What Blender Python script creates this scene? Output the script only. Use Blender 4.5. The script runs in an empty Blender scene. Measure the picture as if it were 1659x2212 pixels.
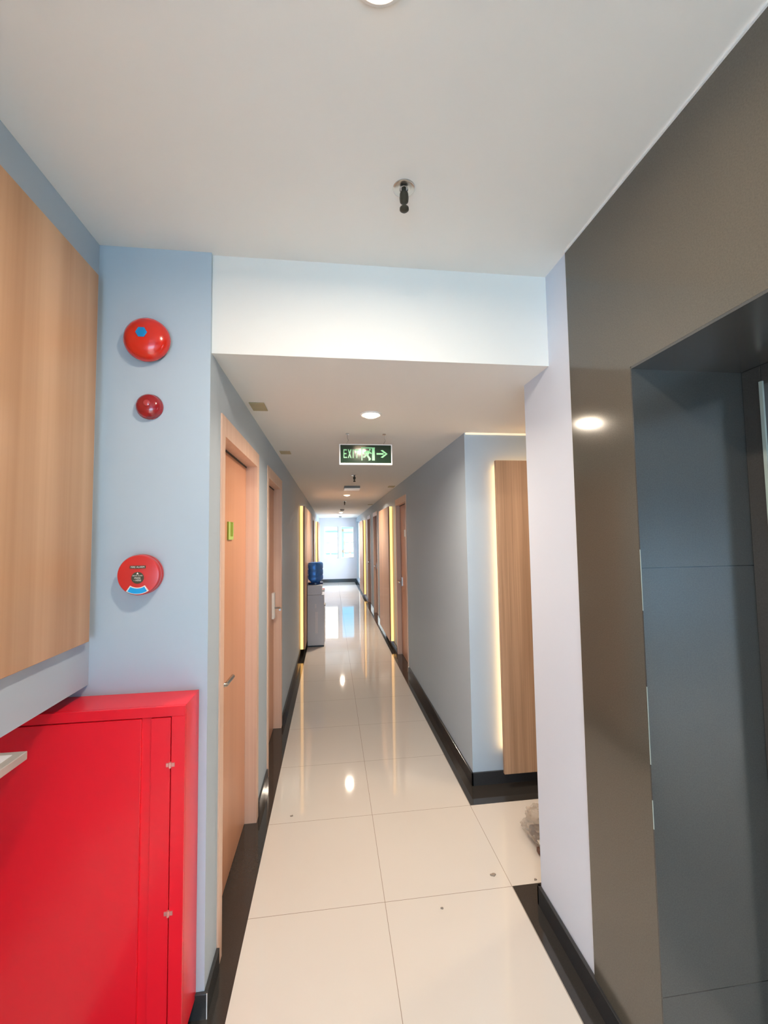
import bpy, bmesh, math, random
from mathutils import Vector, Matrix, noise
random.seed(7)
C = bpy.context.scene
COL = C.collection
R = math.radians

# ------------------------------------------------------------------ camera
CAM_H = 1.65
F_PX, YAW, PITCH, ROLL = 905.5, R(7.17), R(3.349), R(-.833)
cd = bpy.data.cameras.new('camera'); cam = bpy.data.objects.new('camera', cd); COL.objects.link(cam)
cd.sensor_fit = 'VERTICAL'; cd.sensor_height = 36.0; cd.lens = 36.0 * F_PX / 2212.0
cd.clip_start = 0.02; cd.clip_end = 400
fw = Vector((math.sin(YAW)*math.cos(PITCH), math.cos(YAW)*math.cos(PITCH), math.sin(PITCH)))
rt = Vector((math.cos(YAW), -math.sin(YAW), 0)); up = rt.cross(fw)
r2 = math.cos(ROLL)*rt + math.sin(ROLL)*up; u2 = -math.sin(ROLL)*rt + math.cos(ROLL)*up
m3 = Matrix((r2, u2, -fw)).transposed()
cam.matrix_world = Matrix.Translation((0, 0, CAM_H)) @ m3.to_4x4()
C.camera = cam

# ------------------------------------------------------------------ world, sun, lights, exposure
C.view_settings.view_transform = 'Standard'; C.view_settings.look = 'None'
C.view_settings.gamma = 1; C.view_settings.use_curve_mapping = False
C.view_settings.exposure = 0.68
w = bpy.data.worlds.new('sky'); C.world = w; w.use_nodes = True
bg = w.node_tree.nodes['Background']
bg.inputs[0].default_value = (0.22, 0.62, 1.0, 1); bg.inputs[1].default_value = 1.7

def area(name, loc, rot, sx, sy, power, col, spread=180):
    l = bpy.data.lights.new(name, 'AREA'); l.shape = 'RECTANGLE'; l.size = sx; l.size_y = sy
    l.energy = power; l.color = col; l.spread = R(spread)
    o = bpy.data.objects.new(name, l); COL.objects.link(o); o.location = loc; o.rotation_euler = rot
    return o
sun = bpy.data.lights.new('sun', 'SUN'); sun.energy = 14; sun.angle = R(1); sun.color = (1, .95, .86)
so = bpy.data.objects.new('sun', sun); COL.objects.link(so); so.rotation_euler = (R(38), 0, R(-18))
# added daylight lamps: lobby pair at invented unseen windows, corridor pair outside its end windows
area('daylight_fill_back', (-0.9, -3.9, .85), (R(90), 0, 0), 3.4, 1.4, 70, (.50, .77, 1.0))
area('daylight_fill_side', (-3.35, -1.7, .9), (R(90), 0, R(-90)), 2.4, 1.4, 44, (.80, .90, 1.0))
area('daylight_corridor_end', (0.24, 17.2, 3.9), (R(-50), 0, 0), 2.6, 2.2, 430, (.86, .93, 1.0))
area('daylight_corridor_side', (2.3, 14.0, 1.6), (R(90), 0, R(90)), 2.6, 2.4, 110, (.92, .95, 1.0))

# ------------------------------------------------------------------ materials
MATS = {}
def srgb(r, g, b):
    f = lambda c: ((c/255)/12.92 if c/255 <= .04045 else ((c/255+.055)/1.055)**2.4)
    return (f(r), f(g), f(b), 1)
def mat(name, col, rough=.5, metal=0, coat=0, emit=None, es=0, noise_amt=0, nscale=3, trans=0, ior=1.5, spec=.5, bump=0, bscale=200):
    if name in MATS: return MATS[name]
    m = bpy.data.materials.new(name); m.use_nodes = True; nt = m.node_tree; b = nt.nodes['Principled BSDF']
    b.inputs['Base Color'].default_value = col; b.inputs['Roughness'].default_value = rough
    b.inputs['Metallic'].default_value = metal; b.inputs['IOR'].default_value = ior
    b.inputs['Specular IOR Level'].default_value = spec
    if coat: b.inputs['Coat Weight'].default_value = coat; b.inputs['Coat Roughness'].default_value = .05
    if trans: b.inputs['Transmission Weight'].default_value = trans
    if emit: b.inputs['Emission Color'].default_value = emit; b.inputs['Emission Strength'].default_value = es
    tc = nt.nodes.new('ShaderNodeTexCoord')
    if noise_amt:
        n = nt.nodes.new('ShaderNodeTexNoise'); n.inputs['Scale'].default_value = nscale; n.inputs['Detail'].default_value = 4
        nt.links.new(tc.outputs['Object'], n.inputs['Vector'])
        mx = nt.nodes.new('ShaderNodeMix'); mx.data_type = 'RGBA'
        c2 = tuple(max(0, c*(1-noise_amt)) for c in col[:3]) + (1,); c1 = tuple(min(1, c*(1+noise_amt)) for c in col[:3]) + (1,)
        mx.inputs['A'].default_value = c1; mx.inputs['B'].default_value = c2
        nt.links.new(n.outputs['Fac'], mx.inputs['Factor']); nt.links.new(mx.outputs['Result'], b.inputs['Base Color'])
    if bump:
        n2 = nt.nodes.new('ShaderNodeTexNoise'); n2.inputs['Scale'].default_value = bscale
        nt.links.new(tc.outputs['Object'], n2.inputs['Vector'])
        bp = nt.nodes.new('ShaderNodeBump'); bp.inputs['Strength'].default_value = bump; bp.inputs['Distance'].default_value = .01
        nt.links.new(n2.outputs['Fac'], bp.inputs['Height']); nt.links.new(bp.outputs['Normal'], b.inputs['Normal'])
    MATS[name] = m; return m
def wood(name, c1, c2, sx=10, sz=.35, rough=.35, fine=.35, spec=.5):
    """vertical-grain laminate; broad bands plus a fine grain"""
    m = bpy.data.materials.new(name); m.use_nodes = True; nt = m.node_tree; b = nt.nodes['Principled BSDF']
    b.inputs['Roughness'].default_value = rough; b.inputs['Specular IOR Level'].default_value = spec
    tc = nt.nodes.new('ShaderNodeTexCoord')
    def ns(scx, scz, det):
        mp = nt.nodes.new('ShaderNodeMapping'); mp.inputs['Scale'].default_value = (scx, scx, scz)
        n = nt.nodes.new('ShaderNodeTexNoise'); n.inputs['Scale'].default_value = 1; n.inputs['Detail'].default_value = det
        nt.links.new(tc.outputs['Object'], mp.inputs['Vector']); nt.links.new(mp.outputs['Vector'], n.inputs['Vector']); return n
    a = ns(sx, sz, 2); f = ns(sx*14, sz*2.5, 3)
    ad = nt.nodes.new('ShaderNodeMix'); ad.data_type = 'FLOAT'; ad.inputs['Factor'].default_value = fine
    nt.links.new(a.outputs['Fac'], ad.inputs['A']); nt.links.new(f.outputs['Fac'], ad.inputs['B'])
    rp = nt.nodes.new('ShaderNodeValToRGB'); rp.color_ramp.elements[0].position = .36; rp.color_ramp.elements[1].position = .64
    rp.color_ramp.elements[0].color = c2; rp.color_ramp.elements[1].color = c1
    nt.links.new(ad.outputs['Result'], rp.inputs['Fac']); nt.links.new(rp.outputs['Color'], b.inputs['Base Color'])
    MATS[name] = m; return m
def floor_mat():
    m = bpy.data.materials.new('cream_tile'); m.use_nodes = True; nt = m.node_tree; b = nt.nodes['Principled BSDF']
    b.inputs['Roughness'].default_value = .045; b.inputs['IOR'].default_value = 1.55
    g = nt.nodes.new('ShaderNodeNewGeometry'); sp = nt.nodes.new('ShaderNodeSeparateXYZ'); nt.links.new(g.outputs['Position'], sp.inputs[0])
    def line(out, off):
        s = nt.nodes.new('ShaderNodeMath'); s.operation = 'SUBTRACT'; nt.links.new(out, s.inputs[0]); s.inputs[1].default_value = off
        p = nt.nodes.new('ShaderNodeMath'); p.operation = 'PINGPONG'; nt.links.new(s.outputs[0], p.inputs[0]); p.inputs[1].default_value = .301
        l = nt.nodes.new('ShaderNodeMath'); l.operation = 'LESS_THAN'; nt.links.new(p.outputs[0], l.inputs[0]); l.inputs[1].default_value = .0011
        return l
    lx = line(sp.outputs[0], .228); ly = line(sp.outputs[1], 1.982)
    mxm = nt.nodes.new('ShaderNodeMath'); mxm.operation = 'MAXIMUM'; nt.links.new(lx.outputs[0], mxm.inputs[0]); nt.links.new(ly.outputs[0], mxm.inputs[1])
    n = nt.nodes.new('ShaderNodeTexNoise'); n.inputs['Scale'].default_value = 1.7; nt.links.new(g.outputs['Position'], n.inputs['Vector'])
    c = nt.nodes.new('ShaderNodeMix'); c.data_type = 'RGBA'; c.inputs['A'].default_value = srgb(212, 207, 200); c.inputs['B'].default_value = srgb(207, 200, 191)
    nt.links.new(n.outputs['Fac'], c.inputs['Factor'])
    c2 = nt.nodes.new('ShaderNodeMix'); c2.data_type = 'RGBA'; nt.links.new(c.outputs['Result'], c2.inputs['A']); c2.inputs['B'].default_value = srgb(140, 126, 110)
    nt.links.new(mxm.outputs[0], c2.inputs['Factor']); nt.links.new(c2.outputs['Result'], b.inputs['Base Color'])
    MATS['cream_tile'] = m; return m
def granite(name, col, rough, seams=()):
    m = bpy.data.materials.new(name); m.use_nodes = True; nt = m.node_tree; b = nt.nodes['Principled BSDF']
    b.inputs['Roughness'].default_value = rough; b.inputs['IOR'].default_value = 1.6
    g = nt.nodes.new('ShaderNodeNewGeometry')
    n = nt.nodes.new('ShaderNodeTexNoise'); n.inputs['Scale'].default_value = 260; n.inputs['Detail'].default_value = 3
    nt.links.new(g.outputs['Position'], n.inputs['Vector'])
    mx = nt.nodes.new('ShaderNodeMix'); mx.data_type = 'RGBA'
    mx.inputs['A'].default_value = tuple(c*.75 for c in col[:3]) + (1,); mx.inputs['B'].default_value = tuple(c*1.25 for c in col[:3]) + (1,)
    nt.links.new(n.outputs['Fac'], mx.inputs['Factor']); last = mx.outputs['Result']
    if seams:
        sp = nt.nodes.new('ShaderNodeSeparateXYZ'); nt.links.new(g.outputs['Position'], sp.inputs[0])
        for z in seams:
            cp = nt.nodes.new('ShaderNodeMath'); cp.operation = 'COMPARE'; nt.links.new(sp.outputs[2], cp.inputs[0])
            cp.inputs[1].default_value = z; cp.inputs[2].default_value = .0012
            k = nt.nodes.new('ShaderNodeMix'); k.data_type = 'RGBA'; nt.links.new(last, k.inputs['A']); k.inputs['B'].default_value = (.012, .012, .012, 1)
            nt.links.new(cp.outputs[0], k.inputs['Factor']); last = k.outputs['Result']
    nt.links.new(last, b.inputs['Base Color']); MATS[name] = m; return m

WALL = mat('pale_blue_paint', srgb(177, 191, 202), .55, noise_amt=.012, nscale=1.5)
STUB = mat('stub_wall_paint', srgb(212, 219, 232), .6, noise_amt=.012, nscale=1.5)
WALLW = mat('white_wall_paint', srgb(222, 222, 228), .6, noise_amt=.012, nscale=1.5)
CEIL = mat('ceiling_paint', srgb(233, 229, 222), .75, noise_amt=.012, nscale=.8)
FLOOR = floor_mat()
BLACK = granite('black_tile', (.034, .031, .028), .06)
BASEB = granite('baseboard_tile', (.034, .034, .035), .12)
CLAD = granite('brown_granite', (.088, .078, .060), .13)
JAMB = granite('polished_grey_granite', (.056, .055, .051), .2, (1.545, .346))
PANEL = wood('oak_laminate', srgb(206, 166, 130), srgb(170, 128, 92), 6, .25, .4, .12)
PANEL2 = wood('fine_oak_laminate', srgb(194, 156, 124), srgb(160, 124, 94), 22, .6, .4, .55)
DOORW = wood('door_veneer', srgb(208, 152, 118), srgb(198, 140, 106), 8, .3, .3, .3)
FRAMEW = wood('door_frame_veneer', srgb(230, 196, 174), srgb(216, 176, 152), 30, .4, .35, .5)
DARKW = wood('dark_door_veneer', srgb(116, 78, 62), srgb(98, 64, 50), 10, .3, .3, .3)
RED = mat('red_enamel', srgb(240, 20, 40), .32, coat=.15)
REDB = mat('bell_red', srgb(210, 36, 18), .18, coat=.4)
REDD = mat('strobe_red', srgb(150, 16, 24), .12, coat=.6)
REDM = mat('call_point_red', srgb(206, 44, 40), .3, coat=.4)
BLUEST = mat('blue_sticker', srgb(0, 130, 190), .4)
CYAN = mat('cyan_label', srgb(20, 160, 225), .3)
WHITE = mat('white_plastic', srgb(238, 236, 232), .35)
PRINT = mat('white_print', srgb(240, 236, 226), .5)
DARKL = mat('dark_label', srgb(70, 66, 44), .4)
METAL = mat('brushed_steel', srgb(190, 188, 184), .22, metal=1)
DMETAL = mat('dark_bronze', srgb(58, 54, 42), .45, metal=.3)
STEEL = mat('lift_steel', srgb(200, 202, 204), .25, metal=1)
FRDARK = granite('lift_frame_granite', (.05, .045, .04), .2)
SILVER = mat('silver_edge', srgb(160, 170, 162), .35)
BEIGE = mat('beige_plate', srgb(172, 158, 122), .5)
GREY = mat('grey_plastic', srgb(138, 136, 130), .5)
DISP = mat('dispenser_grey', srgb(206, 212, 222), .3)
GREEN = mat('sign_green', srgb(30, 52, 34), .14)
GLOW = mat('sign_pale_green', srgb(150, 214, 160), .5, emit=srgb(140, 235, 165), es=.12)
NUMG = mat('number_plate_green', srgb(126, 146, 40), .35)
NUMG2 = mat('number_plate_light', srgb(172, 200, 110), .35)
LAMP = mat('lamp_diffuser', (1, .9, .75, 1), .4, emit=(1, .76, .50, 1), es=11)
LED = mat('led_strip_glow', (1, .7, .3, 1), .4, emit=(1, .52, .15, 1), es=1.35)
LEDW = mat('led_strip_warm', (1, .8, .5, 1), .4, emit=(1, .60, .24, 1), es=4)
EMLENS = mat('emergency_lens', srgb(245, 235, 225), .4, emit=(1, .92, .85, 1), es=.08)
BOTTLE = mat('blue_bottle', srgb(80, 145, 225), .08, trans=.45, ior=1.33)
BOTTLEL = mat('blue_bottle_base', srgb(20, 60, 110), .2)
GLASS = None
def glass_mat():
    m = bpy.data.materials.new('window_glass'); m.use_nodes = True; nt = m.node_tree
    out = nt.nodes['Material Output']; nt.nodes.remove(nt.nodes['Principled BSDF'])
    t = nt.nodes.new('ShaderNodeBsdfTransparent'); g = nt.nodes.new('ShaderNodeBsdfGlossy'); g.inputs['Roughness'].default_value = 0
    lw = nt.nodes.new('ShaderNodeFresnel'); lw.inputs['IOR'].default_value = 1.25
    mx = nt.nodes.new('ShaderNodeMixShader'); nt.links.new(lw.outputs[0], mx.inputs[0]); nt.links.new(t.outputs[0], mx.inputs[1]); nt.links.new(g.outputs[0], mx.inputs[2])
    nt.links.new(mx.outputs[0], out.inputs[0]); return m
GLASS = glass_mat()
def bag_mat():
    m = bpy.data.materials.new('clear_plastic_film'); m.use_nodes = True; nt = m.node_tree
    out = nt.nodes['Material Output']; p = nt.nodes['Principled BSDF']
    p.inputs['Base Color'].default_value = srgb(190, 178, 165); p.inputs['Roughness'].default_value = .12
    t = nt.nodes.new('ShaderNodeBsdfTransparent'); mx = nt.nodes.new('ShaderNodeMixShader'); mx.inputs[0].default_value = .3
    nt.links.new(t.outputs[0], mx.inputs[1]); nt.links.new(p.outputs[0], mx.inputs[2]); nt.links.new(mx.outputs[0], out.inputs[0]); return m
FILM = bag_mat()

# ------------------------------------------------------------------ helpers
def box(bm, x0, x1, y0, y1, z0, z1):
    v = [bm.verts.new((x, y, z)) for x in (x0, x1) for y in (y0, y1) for z in (z0, z1)]
    for f in ((0,1,3,2), (4,6,7,5), (0,4,5,1), (2,3,7,6), (0,2,6,4), (1,5,7,3)): bm.faces.new([v[i] for i in f])
def lathe(bm, prof, axis='z', c=(0,0,0), n=40, flip=1):
    """prof = [(radius, height)], spun round axis; for 'y' height runs toward -y (out of a wall facing the viewer)"""
    rings = []
    for r, h in prof:
        ring = []
        k = 1 if r < 1e-6 else n
        for i in range(k):
            a = 2*math.pi*i/n; u, v = r*math.cos(a), r*math.sin(a)
            p = {'z': (u, v, h*flip), 'y': (u, -h*flip, v), 'x': (h*flip, u, v)}[axis]
            ring.append(bm.verts.new((c[0]+p[0], c[1]+p[1], c[2]+p[2])))
        rings.append(ring)
    for a, b in zip(rings, rings[1:]):
        if len(a) == 1 and len(b) == 1: continue
        for i in range(n):
            j = (i+1) % n
            if len(a) == 1: bm.faces.new((a[0], b[i], b[j]))
            elif len(b) == 1: bm.faces.new((a[i], a[j], b[0]))
            else: bm.faces.new((a[i], a[j], b[j], b[i]))
def prism(bm, pts, d0, d1, tf):
    """2-D outline pts extruded from d0 to d1; tf(u, v, d) -> xyz"""
    a = [bm.verts.new(tf(u, v, d0)) for u, v in pts]; b = [bm.verts.new(tf(u, v, d1)) for u, v in pts]
    bm.faces.new(a); bm.faces.new(b[::-1])
    for i in range(len(pts)):
        j = (i+1) % len(pts); bm.faces.new((a[i], b[i], b[j], a[j]))
def tube(bm, pts, r, n=10):
    pts = [Vector(p) for p in pts]; rings = []
    for i, p in enumerate(pts):
        d = (pts[min(i+1, len(pts)-1)] - pts[max(i-1, 0)]).normalized()
        a = d.orthogonal().normalized(); b = d.cross(a)
        if rings:
            a0 = (rings[-1][0].co - pts[i-1]); a = (a0 - d*a0.dot(d)).normalized(); b = d.cross(a)
        rings.append([bm.verts.new(p + r*(math.cos(2*math.pi*k/n)*a + math.sin(2*math.pi*k/n)*b)) for k in range(n)])
    for s, t in zip(rings, rings[1:]):
        for k in range(n): bm.faces.new((s[k], s[(k+1) % n], t[(k+1) % n], t[k]))
    bm.faces.new(rings[0]); bm.faces.new(rings[-1][::-1])
def obj(name, bm, m, parent=None, bevel=0, smooth=False, seg=2):
    bmesh.ops.recalc_face_normals(bm, faces=bm.faces)
    me = bpy.data.meshes.new(name); bm.to_mesh(me); bm.free(); me.materials.append(m)
    o = bpy.data.objects.new(name, me); COL.objects.link(o)
    if smooth:
        for p in me.polygons: p.use_smooth = True
        me.set_sharp_from_angle(angle=R(40))
    if bevel:
        b = o.modifiers.new('bevel', 'BEVEL'); b.width = bevel; b.segments = seg; b.limit_method = 'ANGLE'
    if parent:
        o.parent = parent; o.matrix_parent_inverse = Matrix.Translation(parent.location).inverted()
    return o
def bx(name, m, *boxes, parent=None, bevel=0):
    bm = bmesh.new()
    for b in boxes: box(bm, *b)
    return obj(name, bm, m, parent, bevel)
def struct(o): o['kind'] = 'structure'; return o
def tag(o, label, cat, group=None):
    o['label'] = label; o['category'] = cat
    if group: o['group'] = group
    return o
def thing(name, loc, label=None, cat=None, group=None):
    o = bpy.data.objects.new(name, None); COL.objects.link(o); o.location = loc; o.empty_display_size = .1
    if label: tag(o, label, cat, group)
    return o
def text(name, s, m, parent, size, tf, depth=.0006, align='CENTER', xs=1):
    cu = bpy.data.curves.new('lettering', 'FONT'); cu.body = s; cu.size = size; cu.align_x = align; cu.align_y = 'CENTER'; cu.extrude = depth; cu.space_character = 1.05
    t = bpy.data.objects.new('lettering', cu); COL.objects.link(t)
    dg = bpy.context.evaluated_depsgraph_get(); dg.update()
    me = bpy.data.meshes.new_from_object(t.evaluated_get(dg)); bpy.data.objects.remove(t)
    for v in me.vertices: v.co = Vector(tf(v.co.x*xs, v.co.y, v.co.z))
    me.materials.clear(); me.materials.append(m)
    o = bpy.data.objects.new(name, me); COL.objects.link(o)
    if parent: o.parent = parent; o.matrix_parent_inverse = Matrix.Translation(parent.location).inverted()
    return o
def join_mesh(objs, name):
    bm = bmesh.new()
    for o in objs: bm.from_mesh(o.data)
    m = objs[0].data.materials[0]; p = objs[0].parent
    for o in objs: bpy.data.objects.remove(o)
    return obj(name, bm, m, p)

# ------------------------------------------------------------------ the shell
XL, XR, YE, ZC, ZM = -.45, .918, 15.6, 2.36, 2.75    # corridor walls, end wall, corridor ceiling, lobby ceiling
YB = 1.635                                            # beam face
struct(bx('floor', FLOOR, (-3.6, 3.0, -4.1, 15.9, -.1, 0)))
# black border tiles, laid flush (1 mm)
struct(bx('trim_1', BLACK, (-.85, -.372, -.3, YE, 0, .0012)))                         # left border and door recesses
struct(bx('trim_2', BLACK, (.832, .93, -4, 1.982, 0, .0012), (.93, 2.6, 1.86, 1.982, 0, .0012)))
struct(bx('trim_3', BLACK, (.832, 1.05, 2.582, YE, 0, .0012), (1.05, 2.6, 2.582, 2.78, 0, .0012)))
# ceilings
struct(bx('ceiling', CEIL, (-3.6, 3.0, -4.1, YB+.02, ZM, ZM+.1), (-.95, 3.0, YB, 15.9, ZC, ZM+.1)))
# doors: (y0, y1) outer frame on each side
LD = [(1.774, 2.668), (3.029, 3.89), (8.62, 9.5), (10.15, 11.05)]
RD = [(5.09, 5.97), (8.42, 9.24), (9.9, 10.75)]
ZD = 2.17
def wall_boxes(xa, xb, y0, y1, holes, ztop):
    out = []; y = y0
    for a, b in holes:
        out.append((xa, xb, y, a, 0, ztop)); out.append((xa, xb, a, b, ZD, ztop)); y = b
    out.append((xa, xb, y, y1, 0, ztop)); return out
wb = wall_boxes(XL-.2, XL, 1.75, YE+.1, LD, ZC+.002)
wb.append((-.86, XL, 1.62, 1.752, 0, ZM+.002))                 # the nib beside the alarms
struct(bx('wall_left', WALL, *wb))
# lobby left wall: starts 1.147 m up, over the counter niche
struct(bx('wall_lobby_left', WALL, (-1.05, -.85, -.3, 1.62, 1.147, ZM)))
struct(bx('wall_niche', WALL, (-1.75, -1.6, -.3, 1.75, 0, ZM)))
struct(bx('wall_niche_end', WALL, (-1.6, -.86, 1.62, 1.75, 0, ZM)))
struct(bx('wall_lobby_corner', WALL, (-3.6, -1.05, -.45, -.3, 0, ZM), (-1.05, -.85, -.45, -.3, 0, ZM)))
# invented lobby side and back walls, unseen, with windows to bring daylight in
struct(bx('wall_lobby_side', WALL, (-3.6, -3.45, -4.1, -3.0, 0, ZM), (-3.6, -3.45, -.5, -.45, 0, ZM), (-3.6, -3.45, -3.0, -.5, 0, .2), (-3.6, -3.45, -3.0, -.5, 2.4, ZM)))
struct(bx('wall_back', WALL, (-3.6, -2.7, -4.1, -4.0, 0, ZM), (.8, .92, -4.1, -4.0, 0, ZM), (-2.7, .8, -4.1, -4.0, 0, .15), (-2.7, .8, -4.1, -4.0, 2.5, ZM)))
# right stub wall, nook, corridor right wall
struct(bx('wall_right_stub', STUB, (XR, 2.75, 1.474, 1.866, 0, ZM+.002)))
rw = wall_boxes(XR, XR+.2, 2.78, 13.0, RD, ZC+.002)
rw += [(XR, XR+.2, 13.0, 15.35, 0, .15), (XR, XR+.2, 13.0, 15.35, 2.2, ZC+.002), (XR, XR+.2, 15.35, YE+.1, 0, ZC+.002)]
rw.append((XR+.2, 2.75, 2.78, 2.95, 0, ZC+.002))
struct(bx('wall_right', WALL, *rw))
struct(bx('wall_nook_end', WALL, (2.6, 2.75, 1.866, 2.78, 0, ZC+.002)))
# end wall with two windows
WZ0, WZ1 = .87, 2.05; W = [(-.27, .25), (.345, .83)]
struct(bx('wall_end', WALLW, (XL-.2, W[0][0], YE, YE+.15, 0, ZC+.002), (W[0][1], W[1][0], YE, YE+.15, WZ0, WZ1), (W[1][1], XR+.2, YE, YE+.15, 0, ZC+.002),
          (W[0][0], W[1][1], YE, YE+.15, 0, WZ0), (W[0][0], W[1][1], YE, YE+.15, WZ1, ZC+.002)))
def window(name, axis, a, b, z0, z1, p, fw=.035, bars=()):
    e = thing(name, (((a+b)/2, p, z0) if axis == 'y' else (p, (a+b)/2, z0))); struct(e)
    def B(u0, u1, d0, d1, q0, q1): return (u0, u1, p+d0, p+d1, q0, q1) if axis == 'y' else (p+d0, p+d1, u0, u1, q0, q1)
    fr = [B(a, a+fw, 0, .05, z0, z1), B(b-fw, b, 0, .05, z0, z1), B(a+fw, b-fw, 0, .05, z0, z0+fw), B(a+fw, b-fw, 0, .05, z1-fw, z1)]
    for q in bars: fr.append(B(q-.025, q+.025, 0, .05, z0+fw, z1-fw))
    bx('window_frame', WHITE, *fr, parent=e); bx('pane', GLASS, B(a+fw, b-fw, .02, .026, z0+fw, z1-fw), parent=e)
window('window_1', 'y', *W[0], WZ0, WZ1, YE+.03)
window('window_2', 'y', *W[1], WZ0, WZ1, YE+.03)
window('window_3', 'x', 13.0, 15.35, .15, 2.2, XR+.06, .06, (14.17,))
window('window_4', 'y', -2.7, .8, .15, 2.5, -4.08, .05, (-1.53, -.37))  # invented back window, out of view, lets daylight in
window('window_5', 'x', -3.0, -.5, .2, 2.4, -3.56, .05, (-1.75,))  # invented side window, out of view, for light from the left
# baseboards
BH = .083
def bb(name, *b): struct(bx(name, BASEB, *b, bevel=.0015))
segs = []; y = 1.62
for a, b in LD: segs.append((XL, XL+.012, y, a, 0, BH)); y = b
segs.append((XL, XL+.012, y, YE, 0, BH)); segs.append((-.845, XL+.012, 1.608, 1.6199, 0, BH))
bb('baseboard_left', *segs)
segs = []; y = 2.768
for a, b in RD: segs.append((XR-.012, XR, y, a, 0, BH)); y = b
segs.append((XR-.012, XR, y, YE, 0, BH)); segs.append((XR-.012, 2.6, 2.768, 2.78, 0, BH))
bb('baseboard_right', *segs)
bb('baseboard_stub', (XR-.014, XR, 1.153, 1.878, 0, BH), (XR-.014, 2.6, 1.866, 1.878, 0, BH))
bb('baseboard_end', (XL+.012, XR-.012, YE-.012, YE, 0, .12))
# pale edge of the baseboard tile at the nib corner
struct(bx('trim_4', WHITE, (XL+.0105, XL+.0128, 1.6072, 1.6095, .0015, BH+.001)))

# lift surround: granite cladding, jamb and soffit, lift door
struct(bx('wall_lift_cladding', CLAD, (.912, 1.33, 1.1535, 1.474, 0, ZM-.006), (.912, 1.33, -.05, 1.1535, 2.158, ZM-.006), (.912, 1.33, -4.0, -.05, 0, ZM-.006)))
struct(bx('trim_5', JAMB, (.9125, 1.30, 1.1495, 1.1535, .0, 2.155)))
struct(bx('trim_6', JAMB, (.9125, 1.33, -.05, 1.1495, 2.1505, 2.158)))
struct(bx('trim_7', SILVER, (.9112, .9127, 1.149, 1.1508, 1.42, 1.60), (.9112, .9127, 1.149, 1.1508, .98, 1.2), (.9112, .9127, 1.149, 1.1508, .80, .88)))
struct(bx('trim_8', WHITE, (.906, .918, -4.0, 1.474, ZM-.006, ZM)))          # pale bead along the ceiling
ld = struct(thing('door_8', (1.33, .55, 0)))
bx('lift_frame', FRDARK, (1.29, 1.36, 1.09, 1.149, 0, 2.15), (1.29, 1.36, -.05, .01, 0, 2.15), (1.29, 1.36, .01, 1.09, 2.09, 2.15), parent=ld, bevel=.002)
bx('leaf', STEEL, (1.335, 1.36, .55, 1.09, .005, 2.09), parent=ld, bevel=.002)
bx('leaf', STEEL, (1.335, 1.36, .01, .548, .005, 2.09), parent=ld, bevel=.002)
bx('edge_bead', SILVER, (1.284, 1.29, 1.082, 1.092, 0, 2.10), parent=ld)
struct(bx('wall_lift_shaft', CLAD, (1.36, 1.45, -.05, 1.47, 0, ZM)))

# ------------------------------------------------------------------ room doors
def room_door(n, side, y0, y1, leafm, framem, plate=True, rec=.062, hz=1.02, card=False):
    s = 1 if side == 'L' else -1; xw = XL if side == 'L' else XR
    X = lambda d: xw - s*d                 # d = depth into the wall
    def B(d0, d1, a, b, z0, z1): xa, xb = sorted((X(d0), X(d1))); return (xa, xb, a, b, z0, z1)
    e = struct(thing('door_%d' % n, (xw, (y0+y1)/2, 0)))
    fw = .058
    bm = bmesh.new()
    for b in (B(-.006, .16, y0, y0+fw, .0, ZD), B(-.006, .16, y1-fw, y1, .0, ZD), B(-.006, .16, y0+fw, y1-fw, ZD-.085, ZD)): box(bm, *b)
    obj('door_frame', bm, framem, e, bevel=.0015)
    lf = bx('leaf', leafm, B(rec, rec+.04, y0+fw+.002, y1-fw-.002, .006, ZD-.088), parent=e, bevel=.001)
    bx('dark_gap', mat('dark_strip', (.03, .022, .018, 1), .6), B(rec-.004, rec, y0+fw, y1-fw, ZD-.094, ZD-.085), parent=e)  # near-black strip across the top of the leaf
    yh = y0+fw+.085 if n == 1 else y1-fw-.09
    dirn = 1 if n == 1 else -1
    # lever handle: plate, spindle, lever
    if card:
        h = bx('handle', WHITE, B(rec-.022, rec, yh-.036, yh+.036, hz-.10, hz+.12), parent=lf, bevel=.004)
        bm = bmesh.new(); tube(bm, [(X(rec-.02), yh, hz-.01), (X(rec-.065), yh, hz-.01), (X(rec-.075), yh+.01*dirn, hz-.01), (X(rec-.078), yh+.11*dirn, hz-.01)], .008)
        obj('lever', bm, METAL, e, smooth=True)
    else:
        bm = bmesh.new(); box(bm, *B(rec-.008, rec, yh-.02, yh+.02, hz-.06, hz+.06))
        tube(bm, [(X(rec-.006), yh, hz), (X(rec-.045), yh, hz), (X(rec-.055), yh+.012*dirn, hz), (X(rec-.058), yh+.12*dirn, hz)], .009)
        obj('handle', bm, METAL, lf, smooth=True)
    if plate:
        yc = (y0+y1)/2-.015; a = bx('number_plate', NUMG if side == 'L' else WHITE, B(rec-.006, rec, yc-.05, yc+.05, 1.645, 1.735), parent=lf)
        if side == 'L': bx('plate_border', NUMG2, B(rec-.008, rec-.006, yc-.05, yc-.02, 1.645, 1.735), B(rec-.008, rec-.006, yc+.04, yc+.05, 1.645, 1.735), B(rec-.008, rec-.006, yc-.02, yc+.04, 1.645, 1.662), parent=lf)
    return e
room_door(1, 'L', *LD[0], DOORW, FRAMEW)
room_door(2, 'L', *LD[1], DOORW, FRAMEW, plate=False, card=True, hz=1.06)
room_door(3, 'L', *LD[2], DARKW, FRAMEW, plate=False)
room_door(4, 'L', *LD[3], DARKW, FRAMEW, plate=False)
room_door(5, 'R', *RD[0], DOORW, FRAMEW, rec=.055)
room_door(6, 'R', *RD[1], DARKW, FRAMEW, rec=.05)
room_door(7, 'R', *RD[2], DARKW, FRAMEW, rec=.05)
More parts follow.
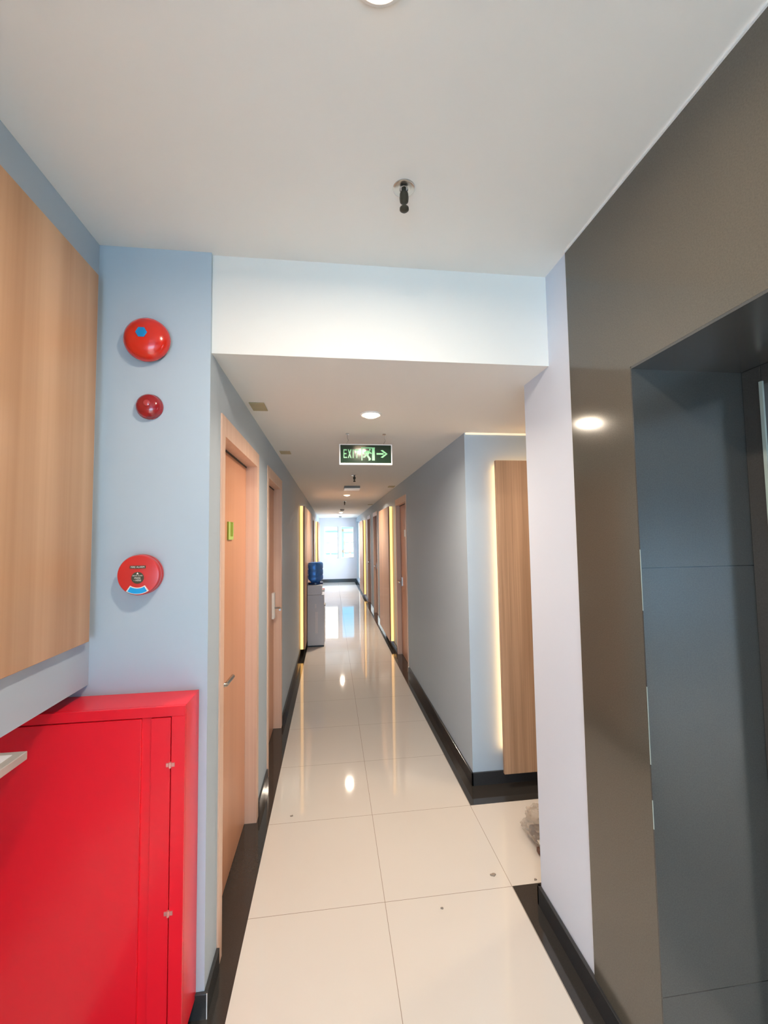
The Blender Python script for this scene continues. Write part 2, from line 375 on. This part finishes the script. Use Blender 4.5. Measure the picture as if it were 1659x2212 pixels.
# little sensor boxes: plates on the ceiling by the doors
def ceiling_plate(x, y, sx, sy, label):
    return tag(bx('ceiling_plate', BEIGE, (x-sx/2, x+sx/2, y-sy/2, y+sy/2, ZC-.006, ZC), bevel=.002), label, 'ceiling plate', 'beige plates on the corridor ceiling')
ceiling_plate(-.385, 2.285, .078, .135, 'beige square plate on the ceiling above the nearest door on the left')
ceiling_plate(-.375, 3.52, .085, .11, 'small beige plate on the ceiling above the second door on the left')
ceiling_plate(.85, 5.88, .09, .16, 'small plate on the ceiling above the first door on the right')
ceiling_plate(.85, 9.2, .1, .2, 'tiny plate on the ceiling above the dark doors far on the right')

# ------------------------------------------------------------------ wooden wall panels
def wood_panel(name, m, boxes, leds, label, ledm=LED):
    b = boxes[0]; e = thing(name, ((b[0]+b[1])/2, (b[2]+b[3])/2, b[4]), label, 'wall panel', 'wooden panels mounted on the walls')
    bx('board', m, b, parent=e, bevel=.002)
    if len(boxes) > 1: bx('mounting_batten', m, *boxes[1:], parent=e)
    for l in leds: bx('led_strip', ledm, l, parent=e)
    return e
wood_panel('wood_panel', PANEL, [(-.849, -.825, -.28, 1.572, 1.306, 2.605)], [], 'big upright-grained oak panel on the blue wall above the red cabinet')
wood_panel('wood_panel', PANEL2, [(1.105, 2.2, 2.70, 2.722, .095, 2.155), (1.25, 1.29, 2.722, 2.78, .3, 1.95), (2.0, 2.04, 2.722, 2.78, .3, 1.95)], [(1.125, 1.140, 2.745, 2.765, .22, 2.11), (1.125, 2.1, 2.745, 2.765, 2.115, 2.13)], 'back-lit oak panel in the side nook on the right, behind the white wall', LEDW)
wood_panel('wood_panel', PANEL2, [(-.395, -.375, 6.02, 8.2, .10, 2.10), (-.45, -.395, 7.9, 7.95, .2, 2.0)], [(-.440, -.402, 6.03, 6.05, .10, 2.10)], 'slim panel with an amber light strip on the left wall beside the water dispenser')
wood_panel('wood_panel', PANEL2, [(.845, .865, 6.25, 7.5, .10, 2.10), (.865, .918, 7.2, 7.25, .2, 2.0)], [(.872, .908, 6.26, 6.28, .10, 2.10)], 'slim panel with an amber light strip past the first door on the right')
wood_panel('wood_panel', PANEL2, [(-.395, -.375, 12.0, 13.8, .10, 2.10), (-.45, -.395, 13.4, 13.45, .2, 2.0)], [(-.440, -.402, 12.01, 12.03, .10, 2.10)], 'far panel with an amber light strip on the left, near the end windows')
wood_panel('wood_panel', PANEL2, [(.845, .865, 11.4, 12.8, .10, 2.10), (.865, .918, 12.5, 12.55, .2, 2.0)], [(.872, .908, 11.41, 11.43, .10, 2.10)], 'far panel with an amber light strip on the right, near the end windows')

# emissive strip added for the bright line where nook wall meets ceiling
struct(bx('trim_9', mat('bright_line_glow', (1, .9, .7, 1), .4, emit=(1, .86, .62, 1), es=.3), (.925, 2.6, 2.770, 2.7799, 2.348, 2.3599)))

# ------------------------------------------------------------------ red hydrant cabinet
CX0, CX1, CY0, CY1, CZ0, CZ1 = -1.56, -.478, 1.475, 1.6195, .07, 1.108
e = thing('hydrant_cabinet', (-1.0, 1.55, 0), 'tall bright red steel fire hose cabinet in the left corner', 'cabinet')
bx('body', RED, (CX0, CX1, CY0+.0125, CY1-.0005, CZ0, CZ1), parent=e)
bx('face_frame', RED, (CX0, CX1, CY0, CY0+.012, CZ1-.032, CZ1), (CX0, CX1, CY0, CY0+.012, CZ0, CZ0+.035), (-.520, CX1, CY0, CY0+.012, CZ0+.035, CZ1-.032), parent=e, bevel=.0015)
d = bx('door', RED, (CX0, -.612, CY0-.001, CY0+.011, CZ0+.038, CZ1-.035), (-.582, -.5225, CY0-.001, CY0+.011, CZ0+.038, CZ1-.035), (-.612, -.582, CY0+.007, CY0+.0115, CZ0+.038, CZ1-.035), parent=e, bevel=.001)
bx('pull_channel', RED, (-.612, -.582, CY0+.0065, CY0+.0074, CZ0+.04, CZ1-.037), parent=d)
PINK = mat('worn_hinge_metal', srgb(226, 150, 140), .3, metal=.4)
for hz in (.925, .47):
    bm = bmesh.new(); box(bm, -.534, -.524, CY0-.003, CY0, hz-.006, hz+.006); box(bm, -.519, -.508, CY0-.003, CY0, hz-.006, hz+.006)
    lathe(bm, [(0, -.009), (.004, -.009), (.004, .009), (0, .009)], 'z', (-.5215, CY0-.003, hz), 12)
    obj('hinge', bm, PINK, e)
bx('stud', PINK, (-.602, -.592, CY0-.004, CY0+.002, .135, .142), parent=d)
bx('foot', mat('black_rubber', (.02, .02, .02, 1), .6), (CX0+.1, CX0+.16, CY0+.03, CY1-.03, 0, CZ0), parent=e)
bx('foot', MATS['black_rubber'], (-.62, -.56, CY0+.06, CY1-.03, 0, CZ0), parent=e)

# counter in the niche
e = thing('counter', (-1.2, .5, 1.05), 'narrow white counter with a raised pale rim beside the red cabinet', 'counter')
bx('top', mat('counter_white', srgb(180, 174, 166), .3), (-1.60, -.822, -.3, 1.285, 1.062, 1.084), parent=e, bevel=.002)
bx('inlay', mat('counter_inlay', srgb(244, 246, 248), .1), (-1.5, -.846, -.25, 1.264, 1.084, 1.0855), parent=e)
bx('support_bracket', METAL, (-1.6, -1.3, .2, .23, .85, 1.062), parent=e)

# ------------------------------------------------------------------ alarms on the nib
yf = 1.6199
e = thing('alarm_bell', (-.668, yf, 2.385), 'large round red fire alarm bell with a blue sticker, highest on the nib', 'alarm bell')
c = (-.668, yf, 2.385)
bm = bmesh.new(); lathe(bm, [(0, 0), (.035, 0), (.035, .022), (0, .022)], 'y', c, 32); obj('base', bm, DMETAL, e, smooth=True)
bm = bmesh.new(); lathe(bm, [(.076, .014), (.080, .016), (.081, .022), (.077, .036), (.066, .047), (.048, .056), (.026, .061), (0, .0625)], 'y', c, 56)
lathe(bm, [(.076, .014), (.070, .030), (.05, .045), (0, .05)], 'y', c, 56); g = obj('gong', bm, REDB, e, smooth=True)
bm = bmesh.new(); c2 = (c[0]-.004, c[1], c[2]+.010)
lathe(bm, [(.020, .058), (.020, .0628), (.012, .0638), (0, .064)], 'y', c2, 6); obj('sticker', bm, BLUEST, g)
e = thing('alarm_strobe', (-.662, yf, 2.14), 'small dark red dome alarm light between the bell and the call point', 'alarm light')
c = (-.662, yf, 2.14)
bm = bmesh.new(); lathe(bm, [(0, 0), (.047, 0), (.0475, .006), (.046, .010), (0, .010)], 'y', c, 48); obj('base', bm, REDD, e, smooth=True)
bm = bmesh.new(); lathe(bm, [(.045, .010), (.044, .018), (.038, .026), (.028, .032), (.015, .0355), (0, .0365)], 'y', c, 48); ln = obj('lens', bm, REDD, e, smooth=True)
bm = bmesh.new(); lathe(bm, [(.012, .034), (.011, .039), (.006, .041), (0, .0415)], 'y', (c[0]+.003, c[1], c[2]+.005), 20); obj('bulb_cap', bm, mat('strobe_cap', srgb(180, 60, 64), .1, coat=.8), ln, smooth=True)
# call point
PX, PZ = -.675, 1.527
e = thing('fire_call_point', (PX, yf, PZ), 'round red manual fire alarm call point with printed labels, lowest on the nib', 'fire alarm call point')
bm = bmesh.new(); lathe(bm, [(0, 0), (.068, 0), (.0715, .004), (.0715, .014), (0, .014)], 'y', (PX, yf, PZ), 64); obj('backplate', bm, REDM, e, smooth=True)
bm = bmesh.new(); lathe(bm, [(.069, .014), (.071, .018), (.071, .036), (.068, .041), (.050, .0435), (0, .044)], 'y', (PX, yf, PZ), 64); cv = obj('cover', bm, REDM, e, smooth=True)
fy = yf-.0445
lab = bx('name_label', DARKL, (PX-.026, PX+.026, fy-.0012, fy+.001, PZ+.0235, PZ+.0335), parent=cv)
text('lettering', 'FIRE ALARM', PRINT, lab, .0082, lambda u, v, q: (PX+u, fy-.0016-q*.3, PZ+.0285+v))
bm = bmesh.new(); lathe(bm, [(0, 0), (.0205, 0), (.0205, .0025), (0, .0025)], 'y', (PX, fy+.001, PZ-.009), 32); bt = obj('push_button', bm, DARKL, cv)
for s, dz, sz in (('BREAK GLASS', .000, .0052), ('PRESS', -.0085, .0078), ('\u2022 HERE', -.0165, .0078)):
    text('lettering', s, PRINT, bt, sz, lambda u, v, q, dz=dz: (PX+u, fy-.002-q*.3, PZ-.0015+dz+v))
bm = bmesh.new(); tri = [(-.004, -.003), (.004, -.003), (0, .004)]
prism(bm, tri, fy-.0018, fy-.001, lambda u, v, q: (PX+u, q, PZ+.0065+v)); obj('arrow_mark', bm, PRINT, bt)
def arc(r0, r1, a0, a1, n=16):
    return [(r0*math.cos(R(a0+(a1-a0)*i/n)), r0*math.sin(R(a0+(a1-a0)*i/n))) for i in range(n+1)] + [(r1*math.cos(R(a1+(a0-a1)*i/n)), r1*math.sin(R(a1+(a0-a1)*i/n))) for i in range(n+1)]
bm = bmesh.new(); prism(bm, arc(.043, .066, 236, 304), fy-.0012, fy+.004, lambda u, v, q: (PX+u, q, PZ+v)); lb = obj('edge_label', bm, PRINT, cv)
bm = bmesh.new(); prism(bm, arc(.046, .064, 240, 300), fy-.0018, fy-.0011, lambda u, v, q: (PX+u, q, PZ+v)); obj('blue_field', bm, CYAN, lb)

# ------------------------------------------------------------------ exit sign
SX, SZ, SY = .238, 2.2165, 2.85; SW, SH = .348, .124
e = thing('exit_sign', (SX, SY, SZ+.07), 'green hanging EXIT sign with running figure and arrow pointing right', 'exit sign')
fy = SY-.013
fr = bx('frame', WHITE, (SX-SW/2-.008, SX-SW/2, SY-.013, SY+.013, SZ-SH/2-.013, SZ+SH/2+.006), (SX+SW/2, SX+SW/2+.008, SY-.013, SY+.013, SZ-SH/2-.013, SZ+SH/2+.006),
   (SX-SW/2, SX+SW/2, SY-.013, SY+.013, SZ+SH/2, SZ+SH/2+.006), (SX-SW/2, SX+SW/2, SY-.013, SY+.013, SZ-SH/2-.013, SZ-SH/2), parent=e, bevel=.0015)
pn = bx('sign_face', GREEN, (SX-SW/2, SX+SW/2, SY-.011, SY+.011, SZ-SH/2, SZ+SH/2), parent=e)
py = SY-.0112
L0, T0 = SX-SW/2, SZ+SH/2                      # top-left of the face; u, v as fractions
def S(u, v): return (L0+u*SW, T0-v*SH)
def shape(name, polys, parent=pn, m=GLOW, d=.0012):
    bm = bmesh.new()
    for p in polys: prism(bm, [S(*q) for q in p], py-d, py, lambda a, b, q: (a, q, b))
    return obj(name, bm, m, parent)
def bar(x0, y0, x1, y1): return [(x0, y0), (x1, y0), (x1, y1), (x0, y1)]
k = .25
t0, t1 = .25, .73
E_ = [bar(.06, t0, .075, t1), bar(.075, t0, .125, t0+.06), bar(.075, .46, .118, .52), bar(.075, t1-.06, .13, t1)]
X_ = [[(.145, t0), (.163, t0), (.215, t1), (.197, t1)], [(.197, t0), (.215, t0), (.163, t1), (.145, t1)]]
I_ = [bar(.24, t0, .256, t1)]
T_ = [bar(.275, t0, .365, t0+.06), bar(.312, t0+.06, .328, t1)]
shape('lettering', E_+X_[:1]+I_+T_); shape('lettering', X_[1:], d=.0013)
shape('door_pictogram', [bar(.41, .13, .43, .86), bar(.43, .13, .68, .19), bar(.62, .19, .675, .86)])
shape('arrow', [bar(.71, .44, .85, .53), [(.79, .29), (.83, .26), (.93, .485), (.91, .485), (.87, .46)], [(.79, .68), (.83, .71), (.93, .485), (.91, .485), (.87, .51)]])
man = [[(.565, .22), (.59, .21), (.60, .26), (.585, .31), (.56, .29)],
       [(.51, .33), (.575, .32), (.585, .40), (.545, .56), (.49, .54)],
       [(.575, .33), (.615, .46), (.60, .50), (.56, .42)], [(.51, .33), (.46, .40), (.455, .50), (.475, .50), (.485, .43), (.53, .40)],
       [(.50, .53), (.545, .55), (.60, .78), (.58, .86), (.545, .86), (.555, .79)], [(.49, .52), (.52, .56), (.48, .70), (.44, .70), (.44, .64), (.465, .63)]]
shape('running_figure', man, d=.0016)
for sx in (-.125, .13):
    bm = bmesh.new(); tube(bm, [(SX+sx, SY, ZC), (SX+sx, SY, SZ+SH/2+.05), (SX+sx+.006, SY, SZ+SH/2+.035), (SX+sx, SY, SZ+SH/2+.02), (SX+sx-.006, SY, SZ+SH/2+.012), (SX+sx, SY, SZ+SH/2+.004)], .002, 6)
    lathe(bm, [(0, 0), (.012, 0), (.012, -.006), (0, -.006)], 'z', (SX+sx, SY, ZC), 14); obj('hanger', bm, METAL, e, smooth=True)

# ------------------------------------------------------------------ ceiling fittings
def downlight(x, y, z, label, power, spread=160):
    e = thing('downlight', (x, y, z), label, 'ceiling light', 'round recessed ceiling lights')
    bm = bmesh.new(); lathe(bm, [(.052, 0), (.064, 0), (.064, -.003), (.056, -.007), (.050, -.005), (.052, 0)], 'z', (x, y, z), 36); obj('trim_ring', bm, WHITE, e, smooth=True)
    bm = bmesh.new(); lathe(bm, [(0, -.022), (.018, -.020), (.036, -.014), (.048, -.005), (.050, -.0005), (0, -.0005)], 'z', (x, y, z), 32); obj('diffuser', bm, LAMP, e)
    l = bpy.data.lights.new('downlight_lamp', 'AREA'); l.shape = 'DISK'; l.size = .08; l.energy = power; l.color = (1, .85, .69); l.spread = R(spread)
    o = bpy.data.objects.new('downlight_lamp', l); COL.objects.link(o); o.location = (0, 0, -.026); o.parent = e
downlight(.10, .738, ZM, 'glowing recessed light in the high ceiling at the top edge', 13, 175)
for lx, ly in ((-.1, -1.0), (-1.9, -1.6), (-.1, -2.8)):  # unseen fill lamps added behind the camera to warm and brighten the ceiling
    l = bpy.data.lights.new('lobby_fill', 'AREA'); l.shape = 'DISK'; l.size = .12; l.energy = 34; l.color = (1, .93, .84); l.spread = R(115)
    o = bpy.data.objects.new('lobby_fill', l); COL.objects.link(o); o.location = (lx, ly, ZM-.01)
downlight(.232, 2.39, ZC, 'glowing recessed light just in front of the hanging exit sign', 11)
downlight(.262, 7.06, ZC, 'glowing recessed light behind the exit sign, middle of the corridor', 21)
downlight(.275, 12.0, ZC, 'farthest glowing recessed light toward the end windows', 20)
l = bpy.data.lights.new('nook_downlight', 'AREA'); l.shape = 'DISK'; l.size = .1; l.energy = 7; l.color = (1, .78, .56)
o = bpy.data.objects.new('nook_downlight', l); COL.objects.link(o); o.location = (1.95, 2.32, ZC-.01)
def sprinkler(x, y, z, label, long=True):
    e = thing('sprinkler', (x, y, z), label, 'sprinkler', 'fire sprinklers on the ceiling')
    bm = bmesh.new(); lathe(bm, [(.014, 0), (.035, 0), (.035, -.003), (.030, -.005), (.014, -.004)], 'z', (x, y, z), 32); obj('rosette', bm, METAL, e, smooth=True)
    k = 1.0
    bm = bmesh.new(); lathe(bm, [(0, .0), (.007, 0), (.007, -.016), (.0135, -.020), (.0145, -.034), (.013, -.046), (.006, -.052), (.005, -.064), (0, -.064)], 'z', (x, y, z), 20); obj('head', bm, DMETAL, e, smooth=True)
    bm = bmesh.new(); lathe(bm, [(0, -.062), (.010, -.063), (.0145, -.067), (.0145, -.072), (.009, -.077), (0, -.078)], 'z', (x, y, z), 20); obj('deflector', bm, DMETAL, e, smooth=True)
sprinkler(.235, 1.245, ZM, 'bronze sprinkler with chrome rosette on the high lobby ceiling')
sprinkler(.266, 4.80, ZC, 'dark sprinkler on the corridor ceiling just behind the exit sign')
sprinkler(.262, 8.3, ZC, 'small sprinkler on the corridor ceiling beyond the middle light')
e = thing('emergency_light', (.29, 5.9, ZC), 'grey box emergency light on the ceiling in front of the middle light', 'emergency light')
bx('housing', GREY, (.18, .40, 5.80, 5.98, ZC-.032, ZC), parent=e, bevel=.004)
bx('lens', EMLENS, (.18, .40, 5.79, 5.99, ZC-.046, ZC-.032), parent=e, bevel=.003)
def smoke(x, y, label):
    e = thing('smoke_detector', (x, y, ZC), label, 'smoke detector', 'smoke detectors far down the corridor')
    bm = bmesh.new(); lathe(bm, [(0, 0), (.06, 0), (.06, -.012), (0, -.012)], 'z', (x, y, ZC), 28); obj('base', bm, WHITE, e, smooth=True)
    bm = bmesh.new(); lathe(bm, [(.052, -.012), (.05, -.03), (.03, -.042), (0, -.045)], 'z', (x, y, ZC), 28); obj('sensor_head', bm, GREY, e, smooth=True)
smoke(.275, 10.7, 'round grey smoke detector in front of the farthest ceiling light')
smoke(.30, 14.2, 'round grey smoke detector closest to the end windows')

# ------------------------------------------------------------------ water dispenser and bottle
DX0, DX1, DY0, DY1 = -.372, -.12, 6.52, 6.86
e = thing('water_dispenser', (-.24, 6.7, 0), 'grey floor-standing water dispenser against the left wall', 'water dispenser')
bx('base', mat('black_plastic', (.02, .02, .022, 1), .4), (DX0+.005, DX1-.005, DY0+.005, DY1-.01, 0, .02), parent=e)
bx('body', DISP, (DX0, DX1, DY0, DY1, .02, .78), (DX0, DX1-.03, DY0, DY1, .78, .925), parent=e, bevel=.008)
bx('front_door', WHITE, (DX1, DX1+.008, DY0+.03, DY1-.03, .06, .56), parent=e, bevel=.003)
bx('drip_tray', GREY, (DX1-.02, DX1+.02, DY0+.06, DY1-.06, .60, .615), parent=e)
for dy in (.1, .22):
    bx('tap', WHITE if dy < .2 else mat('tap_red', (.6, .05, .04, 1), .3), (DX1-.03, DX1+.008, DY0+dy-.014, DY0+dy+.014, .81, .845), parent=e, bevel=.003)
bx('side_emboss', mat('emboss_light', srgb(226, 226, 232), .3), (-.255, -.215, DY0-.002, DY0, .20, .52), (-.258, -.235, DY0-.002, DY0, .58, .64), parent=e, bevel=.001)
e = thing('water_bottle', (-.252, 6.68, .925), 'large blue water bottle upside down on the water dispenser', 'bottle')
bm = bmesh.new(); cB = (-.252, 6.68, .925)
lathe(bm, [(0, 0), (0.0315, 0), (0.0405, .02), (0.09, .05), (0.1125, .075), (0.117, .09), (0.117, .13), (0.1116, .14), (0.1116, .15), (0.117, .16), (0.117, .22), (0.1116, .23), (0.1116, .24), (0.117, .25), (0.117, .315), (0.108, .335), (0.081, .345), (0, .34)], 'z', cB, 40)
obj('bottle_body', bm, BOTTLE, e, smooth=True)
bm = bmesh.new(); lathe(bm, [(.113, .0), (.117, .0), (.117, .03), (.08, .03), (.08, .0)], 'z', cB, 32); obj('collar', bm, BOTTLEL, e, smooth=True)

# ------------------------------------------------------------------ bag and scraps on the floor
e = thing('plastic_bag', (1.17, 2.25, 0), 'crumpled clear plastic bag of odds and ends on the floor behind the white wall', 'bag')
bm = bmesh.new(); bmesh.ops.create_icosphere(bm, subdivisions=5, radius=1)
for v in bm.verts:
    n = noise.noise(v.co*2.2); n2 = noise.noise(v.co*6+Vector((3, 1, 2))); n3 = abs(noise.noise(v.co*9))
    s = 1+.22*n+.12*n2-.30*n3
    v.co = Vector((v.co.x*.135*s, v.co.y*.17*s, v.co.z*.075*s))
    v.co.z = max(v.co.z, -.058); v.co += Vector((1.170, 2.245, .0595))
obj('film', bm, FILM, e)
bx('grey_pouch', mat('pouch_grey', srgb(96, 88, 88), .5), (1.065, 1.2, 2.19, 2.30, .012, .055), parent=e, bevel=.015)
bx('brown_strip', mat('brown_card', srgb(100, 70, 56), .6), (1.045, 1.15, 2.135, 2.165, .006, .03), parent=e, bevel=.004)
bx('white_card', PRINT, (1.055, 1.12, 2.13, 2.175, .05, .054), parent=e)
def scrap(name, x, y, r, label, m):
    bm = bmesh.new(); pts = []
    for i in range(9):
        a = 2*math.pi*i/9; q = r*(.55+.6*random.random()); pts.append((x+q*math.cos(a)*1.3, y+q*math.sin(a)*.8))
    prism(bm, pts, .0003, .003, lambda u, v, q: (u, v, q + (.004*math.sin((u-x)/r*2)**2 if q > .002 else 0)))
    tag(obj(name, bm, m), label, 'scrap', 'specks of debris on the floor tiles')
DUST = mat('dust_grey', srgb(150, 136, 122), .8)
scrap('debris_scrap', .767, 2.056, .014, 'grey flake of debris on the tiles near the white wall end', DUST)
scrap('debris_scrap', .474, 1.913, .005, 'tiny speck on the middle of the nearest right-hand tile', DUST)
scrap('debris_scrap', -.247, 2.64, .007, 'tiny dark speck on the tiles near the left black border', DUST)
scrap('debris_scrap', .955, 2.0, .006, 'tiny brown speck by the black border near the plastic bag', DUST)

# ------------------------------------------------------------------ outside the end windows
FAC = mat('pale_facade', srgb(236, 226, 212), .8, noise_amt=.03, nscale=.5)
e = thing('building', (-4, 40, -6), 'pale sunlit building seen through the end windows', 'building')
bx('facade', FAC, (-16, .9, 40, 46, -8, 14), (.9, 12, 41, 46, -8, 2.4), parent=e)
OR = mat('orange_trim', srgb(236, 176, 130), .7)
bx('cornice', OR, (-16, .9, 39.85, 40, 2.3, 2.6), (-16, .9, 39.85, 40, .2, .38), (.9, 12, 40.85, 41, 2.2, 2.45), (.9, 12, 40.85, 41, .2, .38), parent=e)
for cx in (-1.2, -.3, 1.5, 2.1):
    p = 40 if cx < .9 else 41
    bx('window_surround', OR, (cx-.3, cx-.24, p-.1, p, -1.4, 1.2), (cx+.18, cx+.24, p-.1, p, -1.4, 1.2), (cx-.3, cx+.24, p-.1, p, 1.2, 1.3), parent=e)
